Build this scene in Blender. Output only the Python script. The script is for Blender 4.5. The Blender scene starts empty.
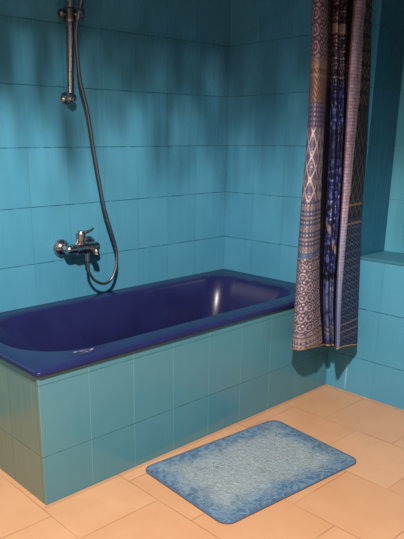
import bpy, bmesh, math
from mathutils import Vector, Matrix, noise
PI = math.pi
scene = bpy.context.scene
COL = scene.collection
scene.view_settings.view_transform = 'Standard'
scene.view_settings.look = 'None'

# ------------------------------------------------------------------ helpers
def lin(r, g, b):
    f = lambda c: (c/255/12.92) if c/255 <= .04045 else ((c/255+.055)/1.055)**2.4
    return (f(r), f(g), f(b), 1)

class E:
    """tiny expression builder over shader math nodes"""
    def __init__(s, nt, v): s.nt, s.v = nt, v
    def m(s, op, *a):
        n = s.nt.nodes.new('ShaderNodeMath'); n.operation = op
        for i, x in enumerate((s,) + a):
            x = x.v if isinstance(x, E) else x
            if isinstance(x, (int, float)): n.inputs[i].default_value = x
            else: s.nt.links.new(x, n.inputs[i])
        return E(s.nt, n.outputs[0])
    def __add__(s, o): return s.m('ADD', o)
    def __radd__(s, o): return s.m('ADD', o)
    def __sub__(s, o): return s.m('SUBTRACT', o)
    def __rsub__(s, o): return (s*-1)+o
    def __mul__(s, o): return s.m('MULTIPLY', o)
    def __rmul__(s, o): return s.m('MULTIPLY', o)
    def __truediv__(s, o): return s.m('DIVIDE', o)
    def __neg__(s): return s*-1
    def frac(s): return s.m('FRACT')
    def floor(s): return s.m('FLOOR')
    def abs(s): return s.m('ABSOLUTE')
    def sin(s): return s.m('SINE')
    def sqrt(s): return s.m('SQRT')
    def mod2(s): return (s*.5).frac()*2
    def min(s, o): return s.m('MINIMUM', o)
    def max(s, o): return s.m('MAXIMUM', o)
    def gt(s, o): return s.m('GREATER_THAN', o)
    def ss(s, a, b):       # smooth 0..1 rise from a to b
        n = s.nt.nodes.new('ShaderNodeMapRange'); n.interpolation_type = 'SMOOTHSTEP'
        s.nt.links.new(s.v, n.inputs[0]); lo, hi, c, d = (a, b, 0, 1) if a < b else (b, a, 1, 0)
        n.inputs[1].default_value = lo; n.inputs[2].default_value = hi
        n.inputs[3].default_value = c; n.inputs[4].default_value = d
        return E(s.nt, n.outputs[0])
    def band(s, a, b, f=.002): return s.ss(a-f, a+f)*s.ss(b+f, b-f)
    def dist(s, w, o=0):   # distance to nearest multiple of w (+o)
        return ((((s-o)/w)+.5).frac()-.5).abs()*w

class Mat:
    def __init__(s, name, rough=.5, metal=0, coat=0, spec=.5):
        s.m = bpy.data.materials.new(name); s.m.use_nodes = True; s.nt = s.m.node_tree
        s.b = s.nt.nodes['Principled BSDF']
        s.b.inputs['Roughness'].default_value = rough; s.b.inputs['Metallic'].default_value = metal
        s.b.inputs['Coat Weight'].default_value = coat; s.b.inputs['Specular IOR Level'].default_value = spec
        s.b.inputs['Coat Roughness'].default_value = .1
    def coords(s, kind='Object'):
        t = s.nt.nodes.new('ShaderNodeTexCoord'); x = s.nt.nodes.new('ShaderNodeSeparateXYZ')
        s.nt.links.new(t.outputs[kind], x.inputs[0])
        return [E(s.nt, o) for o in x.outputs]
    def vec(s, x, y, z=0):
        n = s.nt.nodes.new('ShaderNodeCombineXYZ')
        for i, v in enumerate((x, y, z)):
            if isinstance(v, E): s.nt.links.new(v.v, n.inputs[i])
            else: n.inputs[i].default_value = v
        return n.outputs[0]
    def noise(s, vec, scale, detail=2, rough=.5, dist=0):
        n = s.nt.nodes.new('ShaderNodeTexNoise'); s.nt.links.new(vec, n.inputs['Vector'])
        n.inputs['Scale'].default_value = scale; n.inputs['Detail'].default_value = detail
        n.inputs['Roughness'].default_value = rough; n.inputs['Distortion'].default_value = dist
        return E(s.nt, n.outputs[0])
    def voro(s, vec, scale, feature='F1'):
        n = s.nt.nodes.new('ShaderNodeTexVoronoi'); n.feature = feature
        s.nt.links.new(vec, n.inputs['Vector']); n.inputs['Scale'].default_value = scale
        return E(s.nt, n.outputs['Distance'])
    def mix(s, f, a, b):
        n = s.nt.nodes.new('ShaderNodeMix'); n.data_type = 'RGBA'
        for i, v in ((0, f), (6, a), (7, b)):
            if isinstance(v, E): s.nt.links.new(v.v, n.inputs[i])
            elif isinstance(v, (tuple, float, int)): n.inputs[i].default_value = v
            else: s.nt.links.new(v, n.inputs[i])
        return n.outputs[2]
    def color(s, c):
        if isinstance(c, tuple): s.b.inputs['Base Color'].default_value = c
        else: s.nt.links.new(c, s.b.inputs['Base Color'])
    def rough(s, e): s.nt.links.new(e.v, s.b.inputs['Roughness'])
    def bump(s, h, dist=.001, strength=1.0):
        n = s.nt.nodes.new('ShaderNodeBump'); n.inputs['Distance'].default_value = dist
        n.inputs['Strength'].default_value = strength
        s.nt.links.new(h.v, n.inputs['Height']); s.nt.links.new(n.outputs[0], s.b.inputs['Normal'])

def link(name, bm, mats, parent=None, smooth=False):
    me = bpy.data.meshes.new(name)
    bmesh.ops.recalc_face_normals(bm, faces=bm.faces[:])
    bm.to_mesh(me); bm.free()
    for m in (mats if isinstance(mats, (list, tuple)) else [mats]): me.materials.append(m.m)
    for p in me.polygons: p.use_smooth = smooth
    o = bpy.data.objects.new(name, me); COL.objects.link(o)
    if parent: o.parent = parent
    return o
def empty(name, loc, label, cat, group=None):
    o = bpy.data.objects.new(name, None); COL.objects.link(o); o.location = loc
    o.empty_display_size = .05
    o['label'] = label; o['category'] = cat
    if group: o['group'] = group
    return o
def struct(o, label, cat):
    o['kind'] = 'structure'; o['label'] = label; o['category'] = cat; return o

def box(bm, lo, hi, mi=0, bev=0):
    r = bmesh.ops.create_cube(bm, size=1)
    for v in r['verts']:
        v.co = Vector([lo[i]+(v.co[i]+.5)*(hi[i]-lo[i]) for i in range(3)])
    fs = {f for v in r['verts'] for f in v.link_faces}
    for f in fs: f.material_index = mi
    if bev:
        es = list({e for v in r['verts'] for e in v.link_edges})
        bmesh.ops.bevel(bm, geom=es, offset=bev, segments=3, affect='EDGES', profile=.5)
def quad(bm, pts, mi=0):
    f = bm.faces.new([bm.verts.new(p) for p in pts]); f.material_index = mi; return f

def catmull(P, n, closed=False):
    out = []; P = [Vector(p) for p in P]; L = len(P)
    for i in range(L-1):
        a = P[max(i-1, 0)]; b = P[i]; c = P[i+1]; d = P[min(i+2, L-1)]
        for k in range(n):
            t = k/n
            out.append(.5*((2*b)+(c-a)*t+(2*a-5*b+4*c-d)*t*t+(3*b-3*c+d-a)*t**3))
    out.append(P[-1]); return out
def tube(bm, pts, rad, seg=14, cap=True, mi=0):
    """rad number or list; parallel transported rings"""
    pts = [Vector(p) for p in pts]; n = len(pts)
    R = rad if isinstance(rad, (list, tuple)) else [rad]*n
    t0 = (pts[1]-pts[0]).normalized()
    up = Vector((0, 0, 1)) if abs(t0.z) < .9 else Vector((1, 0, 0))
    nrm = t0.cross(up).normalized(); rings = []
    for i in range(n):
        t = (pts[min(i+1, n-1)]-pts[max(i-1, 0)]).normalized()
        nrm = (nrm-t*nrm.dot(t)).normalized(); b = t.cross(nrm)
        rings.append([bm.verts.new(pts[i]+(nrm*math.cos(2*PI*k/seg)+b*math.sin(2*PI*k/seg))*R[i]) for k in range(seg)])
    for a, b in zip(rings, rings[1:]):
        for k in range(seg):
            f = bm.faces.new((a[k], a[(k+1) % seg], b[(k+1) % seg], b[k])); f.smooth = True; f.material_index = mi
    if cap:
        for r in (rings[0], rings[-1]): bm.faces.new(r).material_index = mi
def lathe(bm, p0, axis, prof, seg=28, mi=0):
    """prof = [(distance along axis, radius)], with a vertex fan where radius is 0"""
    a = Vector(axis).normalized(); p0 = Vector(p0)
    up = Vector((0, 0, 1)) if abs(a.z) < .9 else Vector((1, 0, 0))
    x = a.cross(up).normalized(); y = a.cross(x)
    rings = []
    for d, r in prof:
        if r < 1e-6: rings.append([bm.verts.new(p0+a*d)])
        else: rings.append([bm.verts.new(p0+a*d+(x*math.cos(2*PI*k/seg)+y*math.sin(2*PI*k/seg))*r) for k in range(seg)])
    for A, B in zip(rings, rings[1:]):
        for k in range(seg):
            q = [A[k % len(A)], A[(k+1) % len(A)], B[(k+1) % len(B)], B[k % len(B)]]
            q = list(dict.fromkeys(q))
            if len(q) >= 3:
                f = bm.faces.new(q); f.smooth = True; f.material_index = mi

# ------------------------------------------------------------------ numbers
XL, YF = -1.674, -.7424          # tiled tub surround: left end and front
ZR = .500                        # top of the tub rim
TW, TH, ZC = .2, .24933, .68746  # wall tile, one of its joints
NY, ND = -.863, .2323            # niche edge and depth

# ------------------------------------------------------------------ materials
def tile_mat(name, ax, xo, xw, zo, zh, base, dark, hcol, vcol, hstr=1., vstr=.5, gw=.0016, rough=.28, extra_z=None, zmax=None, pale_streak=False, bmp=1.0):
    m = Mat(name, rough=rough, coat=.0)
    X, Y, Z = m.coords(); u = {'x': X, 'y': Y}[ax]
    P = m.vec(X, Y, Z)
    wob = (m.noise(P, 9, 2)-.5)*.0022
    du = (u+wob).dist(xw, xo); dz = (Z+wob).dist(zh, zo)
    if zmax is not None:                 # no regular joints above zmax (cut strip)
        dz = dz + Z.gt(zmax)*1.
    if extra_z is not None: dz = dz.min((Z+wob-extra_z).abs())
    brk = m.noise(m.vec(X*.6, Y*.6, Z*.2), 34, 3, .7).ss(.36, .56)
    mh = dz.ss(gw*1.9, gw*.5)
    mv = du.ss(gw*1.7, gw*.5)
    cell = m.noise(m.vec(((u-xo)/xw).floor()*3.17, ((Z-zo)/zh).floor()*5.31, 1.7), 1.9, 0)
    strk = m.noise(m.vec(X*9, Y*9, Z*.8), 3.0, 4, .6)
    blot = m.noise(P, 2.2, 3)
    c = m.mix((cell*.5+strk*.25+blot*.5).ss(.35, .95), dark, base)
    c = m.mix(mv*vstr, c, vcol)
    c = m.mix(mh*(brk*.6+.4)*hstr, c, hcol)
    if pale_streak:  # pale vertical streak low on the end wall
        t = (Y+.855+(m.noise(P, 14, 1)-.5)*.008).abs()
        c = m.mix(t.ss(.006, .001)*Z.band(.02, .16, .03)*.45, c, lin(170, 215, 220))
    m.color(c)
    m.rough(strk*.22+rough-.11)
    fine = m.noise(m.vec(X*3, Y*3, Z*.8), 26, 3)
    m.bump((1-mh.max(mv*.7))*bmp + fine*.2 + blot*.6, .0010, .5)
    return m

WB, WD = lin(80, 150, 184), lin(66, 136, 171)
HB, HD = lin(20, 66, 84), lin(46, 126, 150)
m_back = tile_mat('back_wall_tiles', 'x', -.2358, TW, ZC, TH, WB, WD, HB, HD, .8, .35)
m_right = tile_mat('right_wall_tiles', 'y', 0, TW, ZC, TH, WB, WD, HB, HD, .8, .35, pale_streak=True)
m_niche = tile_mat('niche_tiles', 'y', -.95, TW, ZC, TH, lin(84, 158, 186), lin(72, 148, 176), HD, HD, .5, .4)
m_side_shade = tile_mat('niche_side_tiles_shaded', 'x', .3, TW, ZC, TH, lin(30,92,124), lin(26,84,114), HB, HD, .6, .4)  # tile colour darkened to stand for the curtain's shadow on this side
AB, AD = lin(80, 132, 148), lin(64, 122, 144)
m_front = tile_mat('tub_front_tiles', 'x', XL, TW, .185, .261, AB, AD, lin(44, 92, 102), lin(112, 168, 178), .8, .35, gw=.0014, rough=.22, extra_z=.446, zmax=.40)
m_end = tile_mat('tub_end_tiles', 'y', -.527, TW, .185, .261, lin(112, 134, 122), lin(92, 122, 120), lin(44, 92, 102), lin(50, 100, 104), .9, .7, gw=.0014, rough=.22, extra_z=.446, zmax=.40)

m_ledge = Mat('ledge_paint', rough=.5); m_ledge.color(lin(52, 112, 136))

def floor_mat():
    m = Mat('floor_tiles', rough=.38)
    X, Y, Z = m.coords(); w = .3345
    wob = (m.noise(m.vec(X, Y, 0), 6, 2)-.5)*.003
    cx = ((X+.355)/w); row = cx.floor()
    yo = Y+.975+row.mod2()*w*.5
    d = (X+wob).dist(w, -.355).min((yo+wob).dist(w, 0))
    g = d.ss(.0032, .0009)
    cell = m.noise(m.vec(row*2.7, (yo/w).floor()*4.9, 3), 1.7, 0)
    n = m.noise(m.vec(X, Y, 0), 7, 4, .6); n2 = m.noise(m.vec(X, Y, 2), 60, 3, .6)
    c = m.mix((cell*.6+n*.6).ss(.4, .85), lin(186, 142, 108), lin(195, 154, 122))
    c = m.mix(n2.ss(.5, .8)*.25, c, lin(186, 138, 104))
    c = m.mix(g*(m.noise(m.vec(X, Y, 5), 5, 2).ss(.35, .6)*.5+.25), c, lin(150, 104, 74))
    # darker, dirtier seam where the floor meets the tub surround
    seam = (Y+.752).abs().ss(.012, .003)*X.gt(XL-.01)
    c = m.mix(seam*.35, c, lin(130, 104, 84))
    m.color(c); m.rough(n*.25+.27)
    m.bump((1-g)+n2*.15+n*.5, .001, .6)
    return m
m_floor = floor_mat()

def enamel():
    m = Mat('navy_enamel', rough=.27, coat=.0, spec=.26)
    X, Y, Z = m.coords(); P = m.vec(X, Y, Z)
    n = m.noise(P, 5, 3)
    c = m.mix(n.ss(.3, .7), lin(27, 31, 76), lin(32, 37, 86))
    # small speckled pinkish marks on the rim
    k = None
    for sx, sy, r in ((-1.444, -.678, .022), (-1.472, -.662, .010), (-1.41, -.676, .012), (-1.612, -.392, .012)):
        dd = ((X-sx)*(X-sx)*.5+(Y-sy)*(Y-sy)).sqrt().ss(r, r*.3)
        k = dd if k is None else k.max(dd)
    k = k*m.noise(P, 70, 2).ss(.46, .62)
    c = m.mix(k*.7, c, lin(196, 160, 190))
    m.color(c); m.rough(n*.14+.2+k*.3)
    m.bump(m.noise(P, 14, 2), .001, .25)
    return m
m_tub = enamel()

def metal(name, col, rough):
    m = Mat(name, rough=rough, metal=1); X, Y, Z = m.coords()
    n = m.noise(m.vec(X, Y, Z), 60, 3)
    m.color(m.mix(n.ss(.35, .75), col, tuple(c*.6 for c in col[:3])+(1,))); m.rough(n*.25+rough-.1)
    return m
m_chrome = metal('aged_chrome', (.50, .48, .50, 1), .2)
m_dark = metal('tarnished_chrome', (.24, .22, .23, 1), .3)
def hose_mat():
    m = Mat('ribbed_hose', rough=.35, metal=.85); X, Y, Z = m.coords()
    u = m.coords('UV')[0]
    m.color(lin(104, 102, 112)); m.bump((Z*1500).sin()*.5, .0006, .5); return m
m_hose = hose_mat()

def rug_mat():
    m = Mat('rug_pile', rough=.85, spec=.15)
    X, Y, Z = m.coords(); P = m.vec(X, Y, 0)
    ex = (X.abs()-.36)*-1; ey = (Y.abs()-.235)*-1
    edge = ex.min(ey)
    big = m.noise(P, 7, 3, .6)
    wear = (edge+(big-.5)*.22).ss(.015, .13)
    wp = m.vec(X+(m.noise(P, 14, 2)-.5)*.10, Y+(m.noise(m.vec(Y, X, 3), 14, 2)-.5)*.10, 0)
    v = m.voro(wp, 34, 'DISTANCE_TO_EDGE')
    sw = ((m.noise(P, 22, 2, .5, 1.5)*46).sin().abs()).ss(.75, .25)
    line = v.ss(.16, .04).max(sw*.8)
    gr = m.noise(P, 170, 3, .7).ss(.3, .7)
    blue = m.mix(gr*.6, lin(66, 100, 142), lin(96, 128, 158))
    pale = m.mix(gr*.7, lin(150, 166, 176), lin(176, 188, 194))
    c1 = m.mix(line*.6, blue, lin(118, 148, 176))
    c2 = m.mix(line*.5, pale, lin(118, 142, 160))
    c = m.mix(wear, c1, c2)
    c = m.mix(m.noise(P, 4, 2).ss(.55, .75)*.3, c, lin(120, 138, 140))
    c = m.mix((m.noise(m.vec(X, Y, 8), 75, 3, .7)).ss(.4, .65)*.35, c, lin(92, 122, 150))
    c = m.mix((X.abs()-.352).ss(-.004, .004).max((Y.abs()-.23).ss(-.004, .004))*.4, c, lin(40, 70, 110))
    m.color(c); m.bump(gr*.6+line*.8, .003, .9)
    return m
m_rug = rug_mat()
m_rugedge = Mat('rug_binding', rough=.8); m_rugedge.color(lin(70, 92, 118))

# ---- curtain prints (u = arc length in metres, v = height in metres)
def cloth(name):
    m = Mat(name, rough=.62, spec=.3); u, v, _ = m.coords('UV'); return m, u, v
def rings(u, v, a, b):
    uu = (((u/a)+.5).frac()-.5)*a; vv = (((v/b)+.5).frac()-.5)*b
    return (uu*uu+vv*vv).sqrt()
def lattice(u, v, a, b, k=.1):
    p = (u/a+v/b).dist(1, 0); q = (u/a-v/b).dist(1, 0)
    return p.min(q).ss(k, k*.4)
def hem_stripes(m, c, v):
    return c
def mat_A():
    m, u, v = cloth('print_medallion_panel'); P = m.vec(u, v, 0)
    w = (m.noise(P, 18, 2)-.5)*.02; uw, vw = u+w, v+w
    n = m.noise(P, 120, 2)
    gold, dk = lin(150, 116, 88), lin(40, 30, 40)
    # 1 top: scrolls and rosettes
    r1 = rings(uw, vw, .045, .06)
    s1 = (r1*420).sin().ss(-.1, .5)
    cA = m.mix(s1, lin(78, 58, 74), lin(160, 130, 138))
    # 2 gold zigzag
    z = ((v+((u/.03).dist(1)*.05)).dist(.022)).ss(.006, .002)
    cB = m.mix(z, lin(82, 60, 64), gold)
    # 3 lattice of diamonds with rosettes
    la = lattice(u, v, .054, .092, .11); la2 = lattice(u+.035, v, .07, .12, .30)*.35
    r3 = rings(u+.0175, v+.03, .035, .06); ro = (r3*520).sin().ss(0, .6)*r3.ss(.016, .012)
    cC = m.mix(la2, lin(84, 82, 112), lin(108, 104, 128))
    cC = m.mix(ro*.8, cC, lin(184, 164, 172)); cC = m.mix(lattice(u, v, .054, .092, .17), cC, lin(66, 66, 104)); cC = m.mix(lattice(u, v, .054, .092, .11), cC, lin(214, 190, 184)); cC = m.mix(lattice(u, v, .054, .092, .03), cC, lin(150, 110, 100))
    # 4 blue banded strip
    dots = rings(u, v, .016, .018).ss(.006, .003)
    cD = m.mix(dots, lin(74, 78, 108), lin(162, 148, 154))
    st = v.dist(.045).ss(.006, .003)
    cD = m.mix(st*.7, cD, lin(150, 128, 116))
    # 5 big tile medallions
    r5 = rings(u, v, .042, .05); r6 = rings(u+.021, v+.025, .042, .05)
    q5 = (rings(uw, vw, .036, .046)*470).sin().ss(-.2, .4)
    cE = m.mix(q5, lin(76, 78, 112), lin(186, 162, 158)); cE = m.mix(r6.ss(.011, .008), cE, lin(84, 64, 76)); cE = m.mix(m.noise(P, 90, 3, .7).ss(.42, .62)*.6, cE, lin(96, 88, 108))
    cE = m.mix(r6.ss(.005, .003), cE, lin(200, 180, 176))
    c = m.mix(v.ss(1.495, 1.505), cB, cA)
    c = m.mix((v.band(1.485, 1.50)+v.band(1.455, 1.465)+v.band(1.50, 1.53)*.5).min(1), c, lin(140, 112, 100))
    c = m.mix(v.ss(1.365, 1.355), c, m.mix(dots*.8, lin(74, 66, 98), lin(150, 128, 136)))
    c = m.mix(v.ss(1.27, 1.255), c, cC)
    c = m.mix(v.ss(.975, .96), c, cD)
    edge5 = (v+(u*9).sin()*.02)
    c = m.mix(edge5.ss(.775, .765), c, lin(80, 98, 138))
    c = m.mix(edge5.ss(.752, .744), c, cE)
    c = m.mix(v.ss(.385, .375), c, m.mix(v.dist(.022).ss(.005, .002), cD, lin(160, 140, 136)))
    c = m.mix(n.ss(.35, .75)*.3, c, lin(78, 72, 90))
    c = m.mix(m.noise(P, 26, 3).ss(.5, .7)*.3, c, lin(50, 46, 66))
    m.color(c); m.bump(n, .0006, .4); return m
def mat_C():
    m, u, v = cloth('print_deep_blue_panel'); P = m.vec(u, v, 0)
    n = m.noise(P, 34, 3, .6, .6)
    ro = (rings(u+(n-.5)*.05, v+(n-.5)*.05, .09, .07)*200).sin().ss(0, .5)
    c = m.mix(ro, lin(26, 34, 92), lin(62, 78, 142))
    c = m.mix(n.ss(.5, .6), c, lin(18, 16, 30))
    c = m.mix((m.noise(P, 55, 2).ss(.6, .68))*.7, c, lin(168, 158, 180))
    top = m.mix((rings(u, v, .022, .05)*500).sin().ss(0, .5), lin(30, 28, 52), lin(176, 132, 86))
    c = m.mix(v.ss(1.40, 1.50)*n.ss(.62, .40)*.85, c, top)
    c = m.mix(v.band(1.63, 1.665, .004)*.6, c, lin(170, 152, 152))
    c = m.mix((v+u*.9).band(1.31, 1.345, .003)*.4, c, lin(176, 150, 124))
    c = m.mix(v.band(1.12, 1.26, .04)*.7, c, lin(16, 14, 24))
    c = m.mix(v.band(.60, .63, .006)*.9, c, lin(10, 12, 26))
    c = m.mix(v.band(.30, .60, .02)*n.ss(.35, .6)*.6, c, lin(104, 122, 160))
    c = m.mix((v.band(.365, .37)+v.band(.34, .345)).min(1)*.8, c, lin(176, 140, 92))
    m.color(c); return m
def mat_D():
    m, u, v = cloth('print_woven_strip'); P = m.vec(u, v, 0)
    g = (u.dist(.012).ss(.0028, .001)*.6).max(v.dist(.013).ss(.0035, .001))
    n = m.noise(P, 60, 3)
    c = m.mix(n.ss(.35, .7), lin(170, 152, 168), lin(136, 118, 138))
    c = m.mix(g*.6, c, lin(96, 80, 104))
    c = m.mix(v.dist(.24, .02).ss(.02, .01)*.3, c, lin(120, 96, 104))
    c = m.mix(v.ss(.93, .8)*u.dist(.06, .02).ss(.01, .016)*.6, c, lin(110, 138, 186))
    c = m.mix(v.ss(.75, .4)*.6, c, lin(84, 104, 156))
    m.color(c); m.bump(g, .0005, .3); return m
def mat_E():
    m, u, v = cloth('print_dark_chain_panel'); P = m.vec(u, v, 0)
    w = (m.noise(P, 12, 2)-.5)*.01
    r = rings(u+w, v, .05, .055)
    ring = (r-.018).abs().ss(.0035, .0015)
    hexa = lattice(u+w, v, .045, .075, .09)
    c = m.mix(ring*v.ss(1.33, 1.37), lin(22, 18, 28), lin(126, 96, 72))
    c = m.mix(hexa*v.band(.90, 1.33, .02)*.75, c, lin(104, 84, 76))
    low = (rings(u, v, .03, .036)*460).sin().ss(.2, .7)
    c = m.mix(low*v.ss(.90, .86)*.55, c, lin(84, 96, 140))
    c = m.mix(m.noise(P, 60, 3, .7).ss(.5, .65)*.6, c, lin(16, 14, 26))
    c = m.mix(v.ss(.9, .5)*.2, c, lin(50, 60, 104))
    c = m.mix((v.band(.86, .87)+v.band(.94, .95)+v.band(.41, .416)+v.band(.375, .38)+v.band(.35, .353)).min(1)*.4, c, lin(160, 124, 84))
    m.color(c); return m
m_A, m_C, m_D, m_E = mat_A(), mat_C(), mat_D(), mat_E()
def mat_fold_shade():
    m, u, v = cloth('print_fold_shade_panel'); P = m.vec(u, v, 0)  # shade of the deep fold gaps painted as near-black cloth, faint print on top
    c = m.mix(m.noise(P, 40, 3).ss(.55, .7)*.5, lin(12, 10, 20), lin(40, 44, 84))
    c = m.mix((rings(u, v, .03, .05)*420).sin().ss(.3, .8)*v.ss(1.40, 1.5)*.6, c, lin(150, 116, 84))
    m.color(c); return m
m_fold_shade = mat_fold_shade()
m_hem = Mat('hem_tape', rough=.7); m_hem.color(lin(180, 150, 122))
m_white = Mat('white_plastic', rough=.4); m_white.color(lin(205, 205, 205))
m_plain = Mat('painted_plaster', rough=.8); m_plain.color(lin(150, 170, 175))

# ------------------------------------------------------------------ setting
bm = bmesh.new(); box(bm, (-3.6, -3.6, -.08), (.5, .12, 0))
struct(link('floor', bm, m_floor), 'peach square floor tiles laid in a staggered bond', 'floor')
bm = bmesh.new(); box(bm, (-3.6, 0, 0), (.5, .12, 2.6))
struct(link('wall_back', bm, m_back), 'turquoise painted tile wall behind the bathtub, carrying the mixer', 'wall')
bm = bmesh.new()
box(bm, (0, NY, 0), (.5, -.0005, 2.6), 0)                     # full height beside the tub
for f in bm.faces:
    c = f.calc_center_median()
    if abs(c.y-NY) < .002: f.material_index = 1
box(bm, (0, -3.6, 0), (ND+.05, NY-.0002, ZC-.006), 0)               # low boxed wall
box(bm, (ND, -3.6, ZC-.01), (.5, NY-.0004, 2.6), 2)                 # recess back
struct(link('wall_right', bm, [m_right, m_side_shade, m_niche]), 'turquoise tiled end wall with a recess above its low boxed part', 'wall')
bm = bmesh.new(); box(bm, (-.004, -3.6, ZC-.012), (ND-.0005, NY-.001, ZC), 0, .002)
struct(link('trim_1', bm, m_ledge), 'flat turquoise ledge on top of the low boxed wall', 'ledge')

# tiled bathtub surround
T = empty('tub_surround', (XL, YF, 0), 'turquoise tiled apron boxing in the navy bathtub', 'tub surround')
def rel(o, T):                                              # meshes are written in world space: shift to the thing's base
    o.parent = T; o.location = tuple(-c for c in T.location)
    return o
bm = bmesh.new(); box(bm, (XL, YF, .0005), (-.0015, YF+.05, .4795), 0, .0015)
bm.normal_update()
for f in bm.faces:
    if f.normal.x < -.6: f.material_index = 1
rel(link('front_panel', bm, [m_front, m_end]), T)
bm = bmesh.new(); box(bm, (XL+.0003, YF+.0505, .0005), (XL+.05, -.0015, .4795), 0, .001)
rel(link('end_panel', bm, m_end), T)

# ------------------------------------------------------------------ bathtub
def rrect(x0, x1, y0, y1, z, rl, rr, nc=14, ns=14):
    """rounded rectangle loop; rl / rr = corner radii at the left / right end"""
    pts = []
    corners = [(x1-rr, y1-rr, rr, 0), (x0+rl, y1-rl, rl, 90), (x0+rl, y0+rl, rl, 180), (x1-rr, y0+rr, rr, 270)]
    arcs = []
    for cx, cy, r, a0 in corners:
        arcs.append([Vector((cx+r*math.cos(math.radians(a0+90*k/nc)), cy+r*math.sin(math.radians(a0+90*k/nc)), z)) for k in range(nc+1)])
    for i in range(4):
        pts += arcs[i]; a, b = arcs[i][-1], arcs[(i+1) % 4][0]
        pts += [a.lerp(b, k/ns) for k in range(1, ns)]
    return pts
ZB = .105
L = []
ox0, ox1, oy0, oy1 = XL-.010, -.0015, YF-.013, -.0015
L.append(rrect(ox0+.012, ox1-.004, oy0+.014, oy1-.004, ZR-.020, .01, .005))
L.append(rrect(ox0+.003, ox1, oy0+.003, oy1, ZR-.020, .016, .006))
L.append(rrect(ox0, ox1, oy0, oy1, ZR-.017, .018, .006))
L.append(rrect(ox0, ox1, oy0, oy1, ZR-.006, .018, .006))
L.append(rrect(ox0+.003, ox1-.001, oy0+.003, oy1-.001, ZR-.002, .018, .006))
L.append(rrect(ox0+.009, ox1-.004, oy0+.009, oy1-.004, ZR, .018, .006))
ix0, ix1, iy0, iy1 = -1.612, -.135, -.648, -.088
L.append(rrect(ix0-.012, ix1+.012, iy0-.012, iy1+.012, ZR-.001, .25, .13))
L.append(rrect(ix0, ix1, iy0, iy1, ZR-.005, .245, .125))
prof = [(.006, .015, .0), (.012, .04, .0), (.045, .2, .0), (.07, .5, .0), (.09, .78, 0), (.115, .92, 0), (.155, .985, 0), (.20, 1., 0)]
for ins, dz, _ in prof:
    z = ZR-.005-(ZR-.005-ZB)*dz
    sl = ins*1.0+.30*max(0, dz)**1.4       # the left end slopes like a back rest
    sr = ins*.9+.06*dz
    L.append(rrect(ix0+sl, ix1-sr, iy0+ins*.8, iy1-ins*.8, z, max(.06, .245-.5*ins), max(.05, .125-.2*ins)))
bm = bmesh.new()
R = [[bm.verts.new(p) for p in l] for l in L]
N = len(R[0])
for a, b in zip(R, R[1:]):
    for k in range(N): bm.faces.new((a[k], a[(k+1) % N], b[(k+1) % N], b[k]))
bm.faces.new(R[-1])
B = empty('bathtub', (XL, YF, 0), 'navy blue enamel bathtub set in the turquoise tiled surround', 'bathtub')
o = rel(link('tub_shell', bm, m_tub, smooth=True), B)
# waste on the tub floor and overflow on the right inner wall
bm = bmesh.new(); lathe(bm, (-.46, -.37, ZB+.0005), (0, 0, 1), [(0, .034), (.003, .034), (.005, .028), (.003, .02), (.003, 0)])
rel(link('drain', bm, m_chrome), B)

# ------------------------------------------------------------------ wall mixer with shower
MX, MZ = -1.033, .742
M = empty('bath_mixer', (MX, 0, MZ), 'aged chrome wall-mounted bath mixer tap above the navy tub', 'tap')
for x in (-1.098, -.948):
    bm = bmesh.new()
    lathe(bm, (x, -.0005, MZ+.004), (0, -1, 0), [(0, .039), (.006, .040), (.016, .037), (.025, .029), (.031, .019), (.034, .017), (.05, .017)])
    lathe(bm, (x, -.046, MZ+.004), (0, -1, 0), [(0, .0), (0, .019), (.018, .019), (.022, .015), (.024, 0)], seg=6)
    rel(link('wall_flange', bm, m_chrome), M)
bm = bmesh.new()
lathe(bm, (-1.112, -.068, MZ+.002), (1, 0, 0), [(0, 0), (.002, .018), (.010, .022), (.03, .0215), (.05, .0225), (.054, .028), (.112, .028), (.117, .0235), (.145, .022), (.168, .0225), (.176, .018), (.178, 0)])
rel(link('body', bm, m_chrome), M)
bm = bmesh.new()
lathe(bm, (MX, -.068, MZ+.014), (0, -.1, 1), [(0, .021), (.024, .021), (.026, .017), (.031, .017), (.033, .0225), (.060, .0225), (.068, .018), (.071, .0)])
rel(link('cartridge', bm, m_chrome), M)
bm = bmesh.new()
pts = catmull([(MX+.006, -.078, MZ+.070), (MX+.018, -.09, MZ+.076), (MX+.030, -.105, MZ+.084), (MX+.040, -.118, MZ+.096)], 5)
tube(bm, pts, [.008-.0035*i/(len(pts)-1) for i in range(len(pts))], 12)
rel(link('lever', bm, m_dark), M)
bm = bmesh.new()    # bath spout, short and hooked down
pts = catmull([(MX+.045, -.080, MZ-.002), (MX+.05, -.100, MZ-.004), (MX+.052, -.113, MZ-.010), (MX+.052, -.118, MZ-.026)], 5)
tube(bm, pts, [.015]*(len(pts)-3)+[.0145, .0145, .015], 16)
rel(link('spout', bm, m_dark), M)
bm = bmesh.new()
lathe(bm, (-1.0, -.07, MZ-.018), (0, 0, -1), [(0, .012), (.018, .012), (.02, .0105), (.042, .0105), (.045, .008), (.045, 0)], seg=16)
rel(link('hose_outlet', bm, m_chrome), M)

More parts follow.
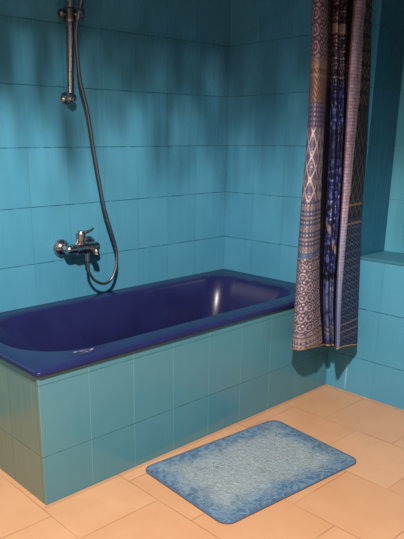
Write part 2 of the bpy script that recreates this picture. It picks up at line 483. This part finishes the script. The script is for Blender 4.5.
hose = [(-1.0, -.07, .70), (-.997, -.07, .655), (-.992, -.071, .624), (-.962, -.073, .583), (-.91, -.075, .562), (-.864, -.075, .583), (-.835, -.073, .645), (-.833, -.07, .723),
        (-.865, -.07, .826), (-.896, -.07, .925), (-.916, -.07, 1.031), (-.942, -.07, 1.174), (-.971, -.07, 1.35), (-1.002, -.072, 1.46), (-1.013, -.075, 1.566), (-1.018, -.08, 1.63), (-1.014, -.088, 1.69), (-1.008, -.095, 1.725)]
bm = bmesh.new(); tube(bm, catmull(hose, 7), .0068, 12)
o = link('shower_hose', bm, m_hose); o['label'] = 'flexible chrome shower hose looping below the mixer'; o['category'] = 'hose'
# rail
S = empty('shower_rail', (-1.045, 0, 1.39), 'aged chrome shower rail with round wall knob, left of the hose', 'shower rail')
def bx(z): return -1.036+(z-1.387)*.0427
bm = bmesh.new()
zz = [1.385+k*.045 for k in range(17)]
tube(bm, [(bx(z), -.045, z) for z in zz], [.0145+.0045*min(1, max(0, (z-1.385)/.3)) for z in zz], 20)
rel(link('rail_tube', bm, m_chrome), S)
for z in (1.39, 2.09):
    bm = bmesh.new()
    lathe(bm, (bx(z), -.0005, z), (0, -1, 0), [(0, .024), (.006, .025), (.012, .021), (.018, .015), (.03, .0145), (.036, .019), (.046, .023), (.058, .021), (.066, .014), (.070, 0)], seg=22)
    rel(link('wall_bracket', bm, m_chrome), S)
bm = bmesh.new()
z = 1.715; x = bx(z)
lathe(bm, (x, -.045, z-.028), (0, 0, 1), [(0, .0185), (0, .024), (.006, .0265), (.045, .0265), (.052, .024), (.052, .0185)], seg=20)
lathe(bm, (x-.02, -.045, z), (-1, 0, 0), [(0, .010), (.014, .010), (.016, .017), (.028, .017), (.033, .012), (.034, 0)], seg=18)
lathe(bm, (x+.014, -.06, z), (1, -1.0, 0), [(0, .011), (.018, .012), (.02, .018), (.036, .018), (.04, .014), (.041, 0)], seg=18)
rel(link('slider', bm, m_dark), S)
# hand shower
Hs = empty('hand_shower', (-1.008, -.095, 1.725), 'dark chrome hand shower held in the rail slider, at the top edge', 'hand shower')
bm = bmesh.new()
pts = catmull([(-1.008, -.095, 1.728), (-1.000, -.10, 1.76), (-.985, -.112, 1.83), (-.97, -.135, 1.90), (-.96, -.165, 1.95)], 6)
n = len(pts); tube(bm, pts, [.0105+.003*math.sin(PI*i/(n-1)) for i in range(n)], 16)
rel(link('handle', bm, m_dark), Hs)
bm = bmesh.new(); lathe(bm, (-.958, -.16, 1.975), (.12, -.85, -.5), [(-.02, 0), (-.018, .018), (0, .04), (.014, .046), (.022, .045), (.024, .04), (.024, 0)], seg=28)
rel(link('spray_head', bm, m_chrome), Hs)
bm = bmesh.new(); lathe(bm, (-1.014, -.092, 1.69), (.2, -.15, 1), [(0, .009), (.003, .0115), (.03, .0125), (.036, .011)], seg=12)
rel(link('hose_nut', bm, m_chrome), Hs)

# ------------------------------------------------------------------ rug
RC = Vector((-.924, -1.040, 0)); RA = math.radians(-5.0)
RW, RH = .722, .470
rg = empty('bath_mat', (RC.x, RC.y, 0), 'pale blue patterned bath mat with rounded corners on the floor', 'rug'); rg.rotation_euler.z = RA
def rug_pts(ins, z, n=9):
    w, h, r = RW/2-ins, RH/2-ins, .042-ins*.8
    r = max(r, .004); out = []
    for cx, cy, a0 in ((w-r, h-r, 0), (-w+r, h-r, 90), (-w+r, -h+r, 180), (w-r, -h+r, 270)):
        for k in range(n):
            a = math.radians(a0+90*k/(n-1)); out.append((cx+r*math.cos(a), cy+r*math.sin(a), z))
    return out
bm = bmesh.new()
nx, ny = 96, 64
def rz(x, y):
    z = .0085+.0012*noise.noise(Vector((x*9, y*9, 0)))
    d = abs(x-.015-.10*(y))
    z += .004*math.exp(-(d/.010)**2)*max(0, 1-abs(y-.03)/.09)
    return z
def rnd(x, y):       # pull square grid into the rounded outline
    w, h, r = RW/2, RH/2, .042
    ax, ay = abs(x), abs(y)
    if ax > w-r and ay > h-r:
        dx, dy = ax-(w-r), ay-(h-r); m_ = max(dx, dy); l = math.hypot(dx, dy)
        if l > 0: dx, dy = dx/l*m_, dy/l*m_
        x = math.copysign(w-r+dx, x); y = math.copysign(h-r+dy, y)
    return x, y
V = {}
for i in range(nx+1):
    for j in range(ny+1):
        x, y = rnd(-RW/2+RW*i/nx, -RH/2+RH*j/ny)
        e = min(RW/2-abs(x), RH/2-abs(y))
        z = rz(x, y)
        if i in (0, nx) or j in (0, ny): z = .004
        V[i, j] = bm.verts.new((x+.004*math.sin(y*9)*(x/.36), y+.003*math.sin(x*8), z))
for i in range(nx):
    for j in range(ny): bm.faces.new((V[i, j], V[i+1, j], V[i+1, j+1], V[i, j+1]))
link('pile', bm, m_rug, rg, True)
bm = bmesh.new()
P = rug_pts(.0, .0045, 10)
P = [(x+.004*math.sin(y*9)*(x/.36), y+.003*math.sin(x*8), z) for x, y, z in P]
tube(bm, P+[P[0]], .0030, 8, cap=False)
link('edge_binding', bm, m_rugedge, rg)

# ------------------------------------------------------------------ shower curtain
ZS = [1.95, 1.70, 1.45, 1.20, .95, .70, .48, .28]
K = [
 ([(-.31,-.76),(-.301,-.76),(-.284,-.76),(-.276,-.76),(-.286,-.775),(-.286,-.785),(-.285,-.79),(-.281,-.79)], .285),
 ([(-.405,-.8),(-.397,-.8),(-.382,-.8),(-.377,-.8),(-.388,-.8),(-.392,-.803),(-.395,-.805),(-.398,-.806)], .305),
 ([(-.449,-.85),(-.441,-.85),(-.425,-.852),(-.422,-.854),(-.429,-.856),(-.428,-.858),(-.421,-.859),(-.414,-.86)], .315),
 ([(-.427,-.86),(-.416,-.86),(-.397,-.862),(-.392,-.864),(-.39,-.866),(-.382,-.868),(-.361,-.869),(-.336,-.87)], .310),
 ([(-.36,-.835),(-.346,-.835),(-.325,-.837),(-.321,-.839),(-.315,-.841),(-.296,-.843),(-.267,-.844),(-.226,-.845)], .290),
 ([(-.237,-.78),(-.221,-.78),(-.199,-.78),(-.187,-.78),(-.174,-.785),(-.155,-.79),(-.131,-.795),(-.100,-.80)], .262),
 ([(-.264,-.8),(-.256,-.801),(-.238,-.805),(-.224,-.808),(-.215,-.812),(-.21,-.815),(-.195,-.818),(-.161,-.82)], .272),
 ([(-.281,-.835),(-.274,-.836),(-.258,-.842),(-.245,-.847),(-.241,-.853),(-.237,-.858),(-.223,-.862),(-.194,-.865)], .286),
 ([(-.223,-.81),(-.215,-.811),(-.196,-.817),(-.179,-.822),(-.176,-.828),(-.176,-.832),(-.166,-.836),(-.136,-.84)], .270),
 ([(-.225,-.835),(-.217,-.836),(-.2,-.842),(-.186,-.847),(-.183,-.853),(-.187,-.857),(-.181,-.862),(-.156,-.865)], .280),
 ([(-.125,-.79),(-.122,-.792),(-.113,-.8),(-.104,-.807),(-.106,-.813),(-.113,-.82),(-.112,-.825),(-.091,-.829)], .262),
 ([(-.226,-.885),(-.235,-.887),(-.248,-.896),(-.25,-.906),(-.254,-.915),(-.259,-.923),(-.253,-.93),(-.238,-.935)], .300),
 ([(-.219,-.905),(-.226,-.907),(-.236,-.916),(-.242,-.926),(-.252,-.935),(-.262,-.943),(-.259,-.95),(-.249,-.955)], .308),
 ([(-.176,-.895),(-.174,-.897),(-.176,-.908),(-.189,-.918),(-.212,-.928),(-.224,-.937),(-.224,-.944),(-.216,-.95)], .305),
 ([(-.14,-.885),(-.134,-.888),(-.129,-.899),(-.136,-.91),(-.15,-.92),(-.15,-.93),(-.146,-.938),(-.139,-.945)], .295),
 ([(-.094,-.87),(-.085,-.873),(-.074,-.885),(-.074,-.897),(-.085,-.908),(-.079,-.918),(-.071,-.927),(-.065,-.935)], .280),
 ([(-.10,-.835),(-.09,-.84),(-.08,-.85),(-.08,-.86),(-.09,-.87),(-.085,-.875),(-.08,-.88),(-.075,-.885)], .278),
]
SUB, NZ = 7, 150
zc_ = [z for z in ZS]
def at(i, t):     # control i at row parameter t (0 top .. 1 hem)
    pts, hz = K[i]; z = 1.95+(hz-1.95)*t
    zz_ = max(z, .28)
    for k in range(7):
        if zz_ >= ZS[k+1]:
            f = (ZS[k]-zz_)/(ZS[k]-ZS[k+1]); break
    a, b = pts[k], pts[k+1]
    p0 = pts[max(k-1, 0)]; p3 = pts[min(k+2, 7)]
    c = lambda j: .5*((2*a[j])+(b[j]-p0[j])*f+(2*p0[j]-5*a[j]+4*b[j]-p3[j])*f*f+(3*a[j]-3*b[j]+p3[j]-p0[j])*f**3)
    return Vector((c(0), c(1), z))
bm = bmesh.new(); rows = []; ref = None
for r in range(NZ+1):
    t = r/NZ
    P = catmull([at(i, t) for i in range(len(K))], SUB)
    for q, p in enumerate(P):
        w = noise.noise(Vector((q*.22, p.z*3.0, 4)))*.004+noise.noise(Vector((q*.5, p.z*7, 9)))*.0018
        p.x += w*.8; p.y += w
        p.x = min(p.x, -.012); p.y = min(p.y, YF-.035)
    rows.append([bm.verts.new(p) for p in P])
uvl = bm.loops.layers.uv.new('UVMap')
mid = rows[NZ//2]; arc = [0]
for a, b in zip(mid, mid[1:]): arc.append(arc[-1]+(a.co-b.co).length)
for r in range(NZ):
    for q in range(len(rows[0])-1):
        vs = ((r, q), (r, q+1), (r+1, q+1), (r+1, q))
        f = bm.faces.new([rows[a][b] for a, b in vs]); f.smooth = True
        for l, (a, b) in zip(f.loops, vs): l[uvl].uv = (arc[b], rows[a][b].co.z)
        i = q/SUB; lim = 12.95-.65*r/NZ
        f.material_index = 0 if i < 4.1 else 4 if i < 5.6 else 1 if i < 9.5 else 4 if i < 10.7 else 2 if i < lim else 3  # gap strips between folds take the painted-in shade
hemline = [v.co.copy() for v in rows[-1]]
SC = empty('shower_curtain', (-.25, -.85, 0), 'patchwork print fabric shower curtain in navy, pink and gold, bunched by the end wall', 'shower curtain')
me = bpy.data.meshes.new('fabric'); bm.to_mesh(me); bm.free()
for m in (m_A, m_C, m_D, m_E, m_fold_shade): me.materials.append(m.m)
o = bpy.data.objects.new('fabric', me); COL.objects.link(o); rel(o, SC)
sm = o.modifiers.new('thick', 'SOLIDIFY'); sm.thickness = .0016; sm.offset = 0
bm = bmesh.new()          # hem: flat tape wrapped around the lower edge
A = []; Bv = []
for k, p in enumerate(hemline):
    t = (hemline[min(k+1, len(hemline)-1)]-hemline[max(k-1, 0)]); t.z = 0; t.normalize(); n = Vector((t.y, -t.x, 0))*.0022
    A.append([bm.verts.new(p+n+Vector((0, 0, .005))), bm.verts.new(p+n-Vector((0, 0, .002))), bm.verts.new(p-n-Vector((0, 0, .002))), bm.verts.new(p-n+Vector((0, 0, .005)))])
for a, b in zip(A, A[1:]):
    for j in range(3): bm.faces.new((a[j], a[j+1], b[j+1], b[j]))
rel(link('hem', bm, m_hem, smooth=True), SC)
ROD = -.835
for k in range(6):
    bm = bmesh.new(); x = -.42+k*.064
    c = [(x, ROD+.026*math.sin(a), 1.972+.028*math.cos(a)) for a in [2*PI*j/20 for j in range(21)]]
    tube(bm, c, .0022, 6, cap=False); rel(link('hook', bm, m_white), SC)
CR = empty('curtain_rod', (0, ROD, 1.985), 'white curtain rod carrying the patchwork shower curtain', 'curtain rod')
bm = bmesh.new(); tube(bm, [(-.001, ROD, 1.985), (-1.85, ROD, 1.985)], .011, 16); rel(link('rod_tube', bm, m_white), CR)
bm = bmesh.new(); lathe(bm, (-.0005, ROD, 1.985), (-1, 0, 0), [(0, .028), (.006, .028), (.012, .016), (.03, .014)]); rel(link('rod_flange', bm, m_white), CR)
bm = bmesh.new(); tube(bm, [(-1.838, ROD, 1.985), (-1.838, -.001, 1.985)], .011, 16); rel(link('return_tube', bm, m_white), CR)

# ------------------------------------------------------------------ light
LP = Vector((-2.35, -2.12, 2.45))
ld = bpy.data.lights.new('room_lamp', 'POINT'); ld.energy = 600; ld.color = (1, .86, .72); ld.shadow_soft_size = .05
ld.use_nodes = True; nt = ld.node_tree; em = nt.nodes['Emission']
g = nt.nodes.new('ShaderNodeNewGeometry'); sx = nt.nodes.new('ShaderNodeSeparateXYZ'); nt.links.new(g.outputs['Incoming'], sx.inputs[0])
X, Y, Z = [E(nt, o_) for o_ in sx.outputs]
SGN = 1.0
h = X.abs().max(Y.abs()); el = Z*SGN/h                     # tangent of elevation
az = X/(Y.abs()+.05)
nn = nt.nodes.new('ShaderNodeTexNoise'); cv = nt.nodes.new('ShaderNodeCombineXYZ')
nt.links.new((az*9.0).v, cv.inputs[0]); nt.links.new((el*.45).v, cv.inputs[1]); nt.links.new(cv.outputs[0], nn.inputs['Vector'])
nn.inputs['Scale'].default_value = 9; nn.inputs['Detail'].default_value = 4
ns = E(nt, nn.outputs[0])
lo = (el+(ns.ss(.3, .7)-.5)*.36).ss(-.45, -.66)                    # upper-wall cut-off and streaks patterned into the emission; no lampshade modelled
nt.links.new((lo*.985+.015).v, em.inputs['Strength'])
lo_ = bpy.data.objects.new('room_lamp', ld); COL.objects.link(lo_); lo_.location = LP

ad = bpy.data.lights.new('warm_left_fill', 'AREA'); ad.shape = 'RECTANGLE'; ad.size = .8; ad.size_y = 1.6; ad.energy = 12; ad.color = (1, .72, .45)  # added warm fill from low left, no doorway there
ao = bpy.data.objects.new('warm_left_fill', ad); COL.objects.link(ao); ao.location = (-3.5, -1.9, 1.0)
ao.rotation_euler = Vector((1, .55, -.35)).to_track_quat('-Z', 'Y').to_euler()

w = bpy.data.worlds.new('World'); scene.world = w; w.use_nodes = True
w.node_tree.nodes['Background'].inputs[0].default_value = (.50, .72, .85, 1)
w.node_tree.nodes['Background'].inputs[1].default_value = .07

# ------------------------------------------------------------------ camera
cx, cy, cz, yaw, pitch, roll = -2.60912, -2.42017, 1.21872, math.radians(-41.51024), math.radians(-17.17712), math.radians(-.14676)
F, PX, PY = 617.38925, 163.82481, 330.25336
f = Vector((-math.sin(yaw)*math.cos(pitch), math.cos(yaw)*math.cos(pitch), math.sin(pitch)))
r = Vector((math.cos(yaw), math.sin(yaw), 0)); u = r.cross(f)
r2 = r*math.cos(roll)+u*math.sin(roll); u2 = -r*math.sin(roll)+u*math.cos(roll)
cd = bpy.data.cameras.new('camera'); cam = bpy.data.objects.new('camera', cd); COL.objects.link(cam)
cam.matrix_world = Matrix(((r2.x, u2.x, -f.x, cx), (r2.y, u2.y, -f.y, cy), (r2.z, u2.z, -f.z, cz), (0, 0, 0, 1)))
cd.sensor_fit = 'VERTICAL'; cd.sensor_height = 36; cd.lens = F*36/539
cd.shift_x = (202-PX)/539; cd.shift_y = (PY-269.5)/539
cd.clip_start = .01
scene.camera = cam
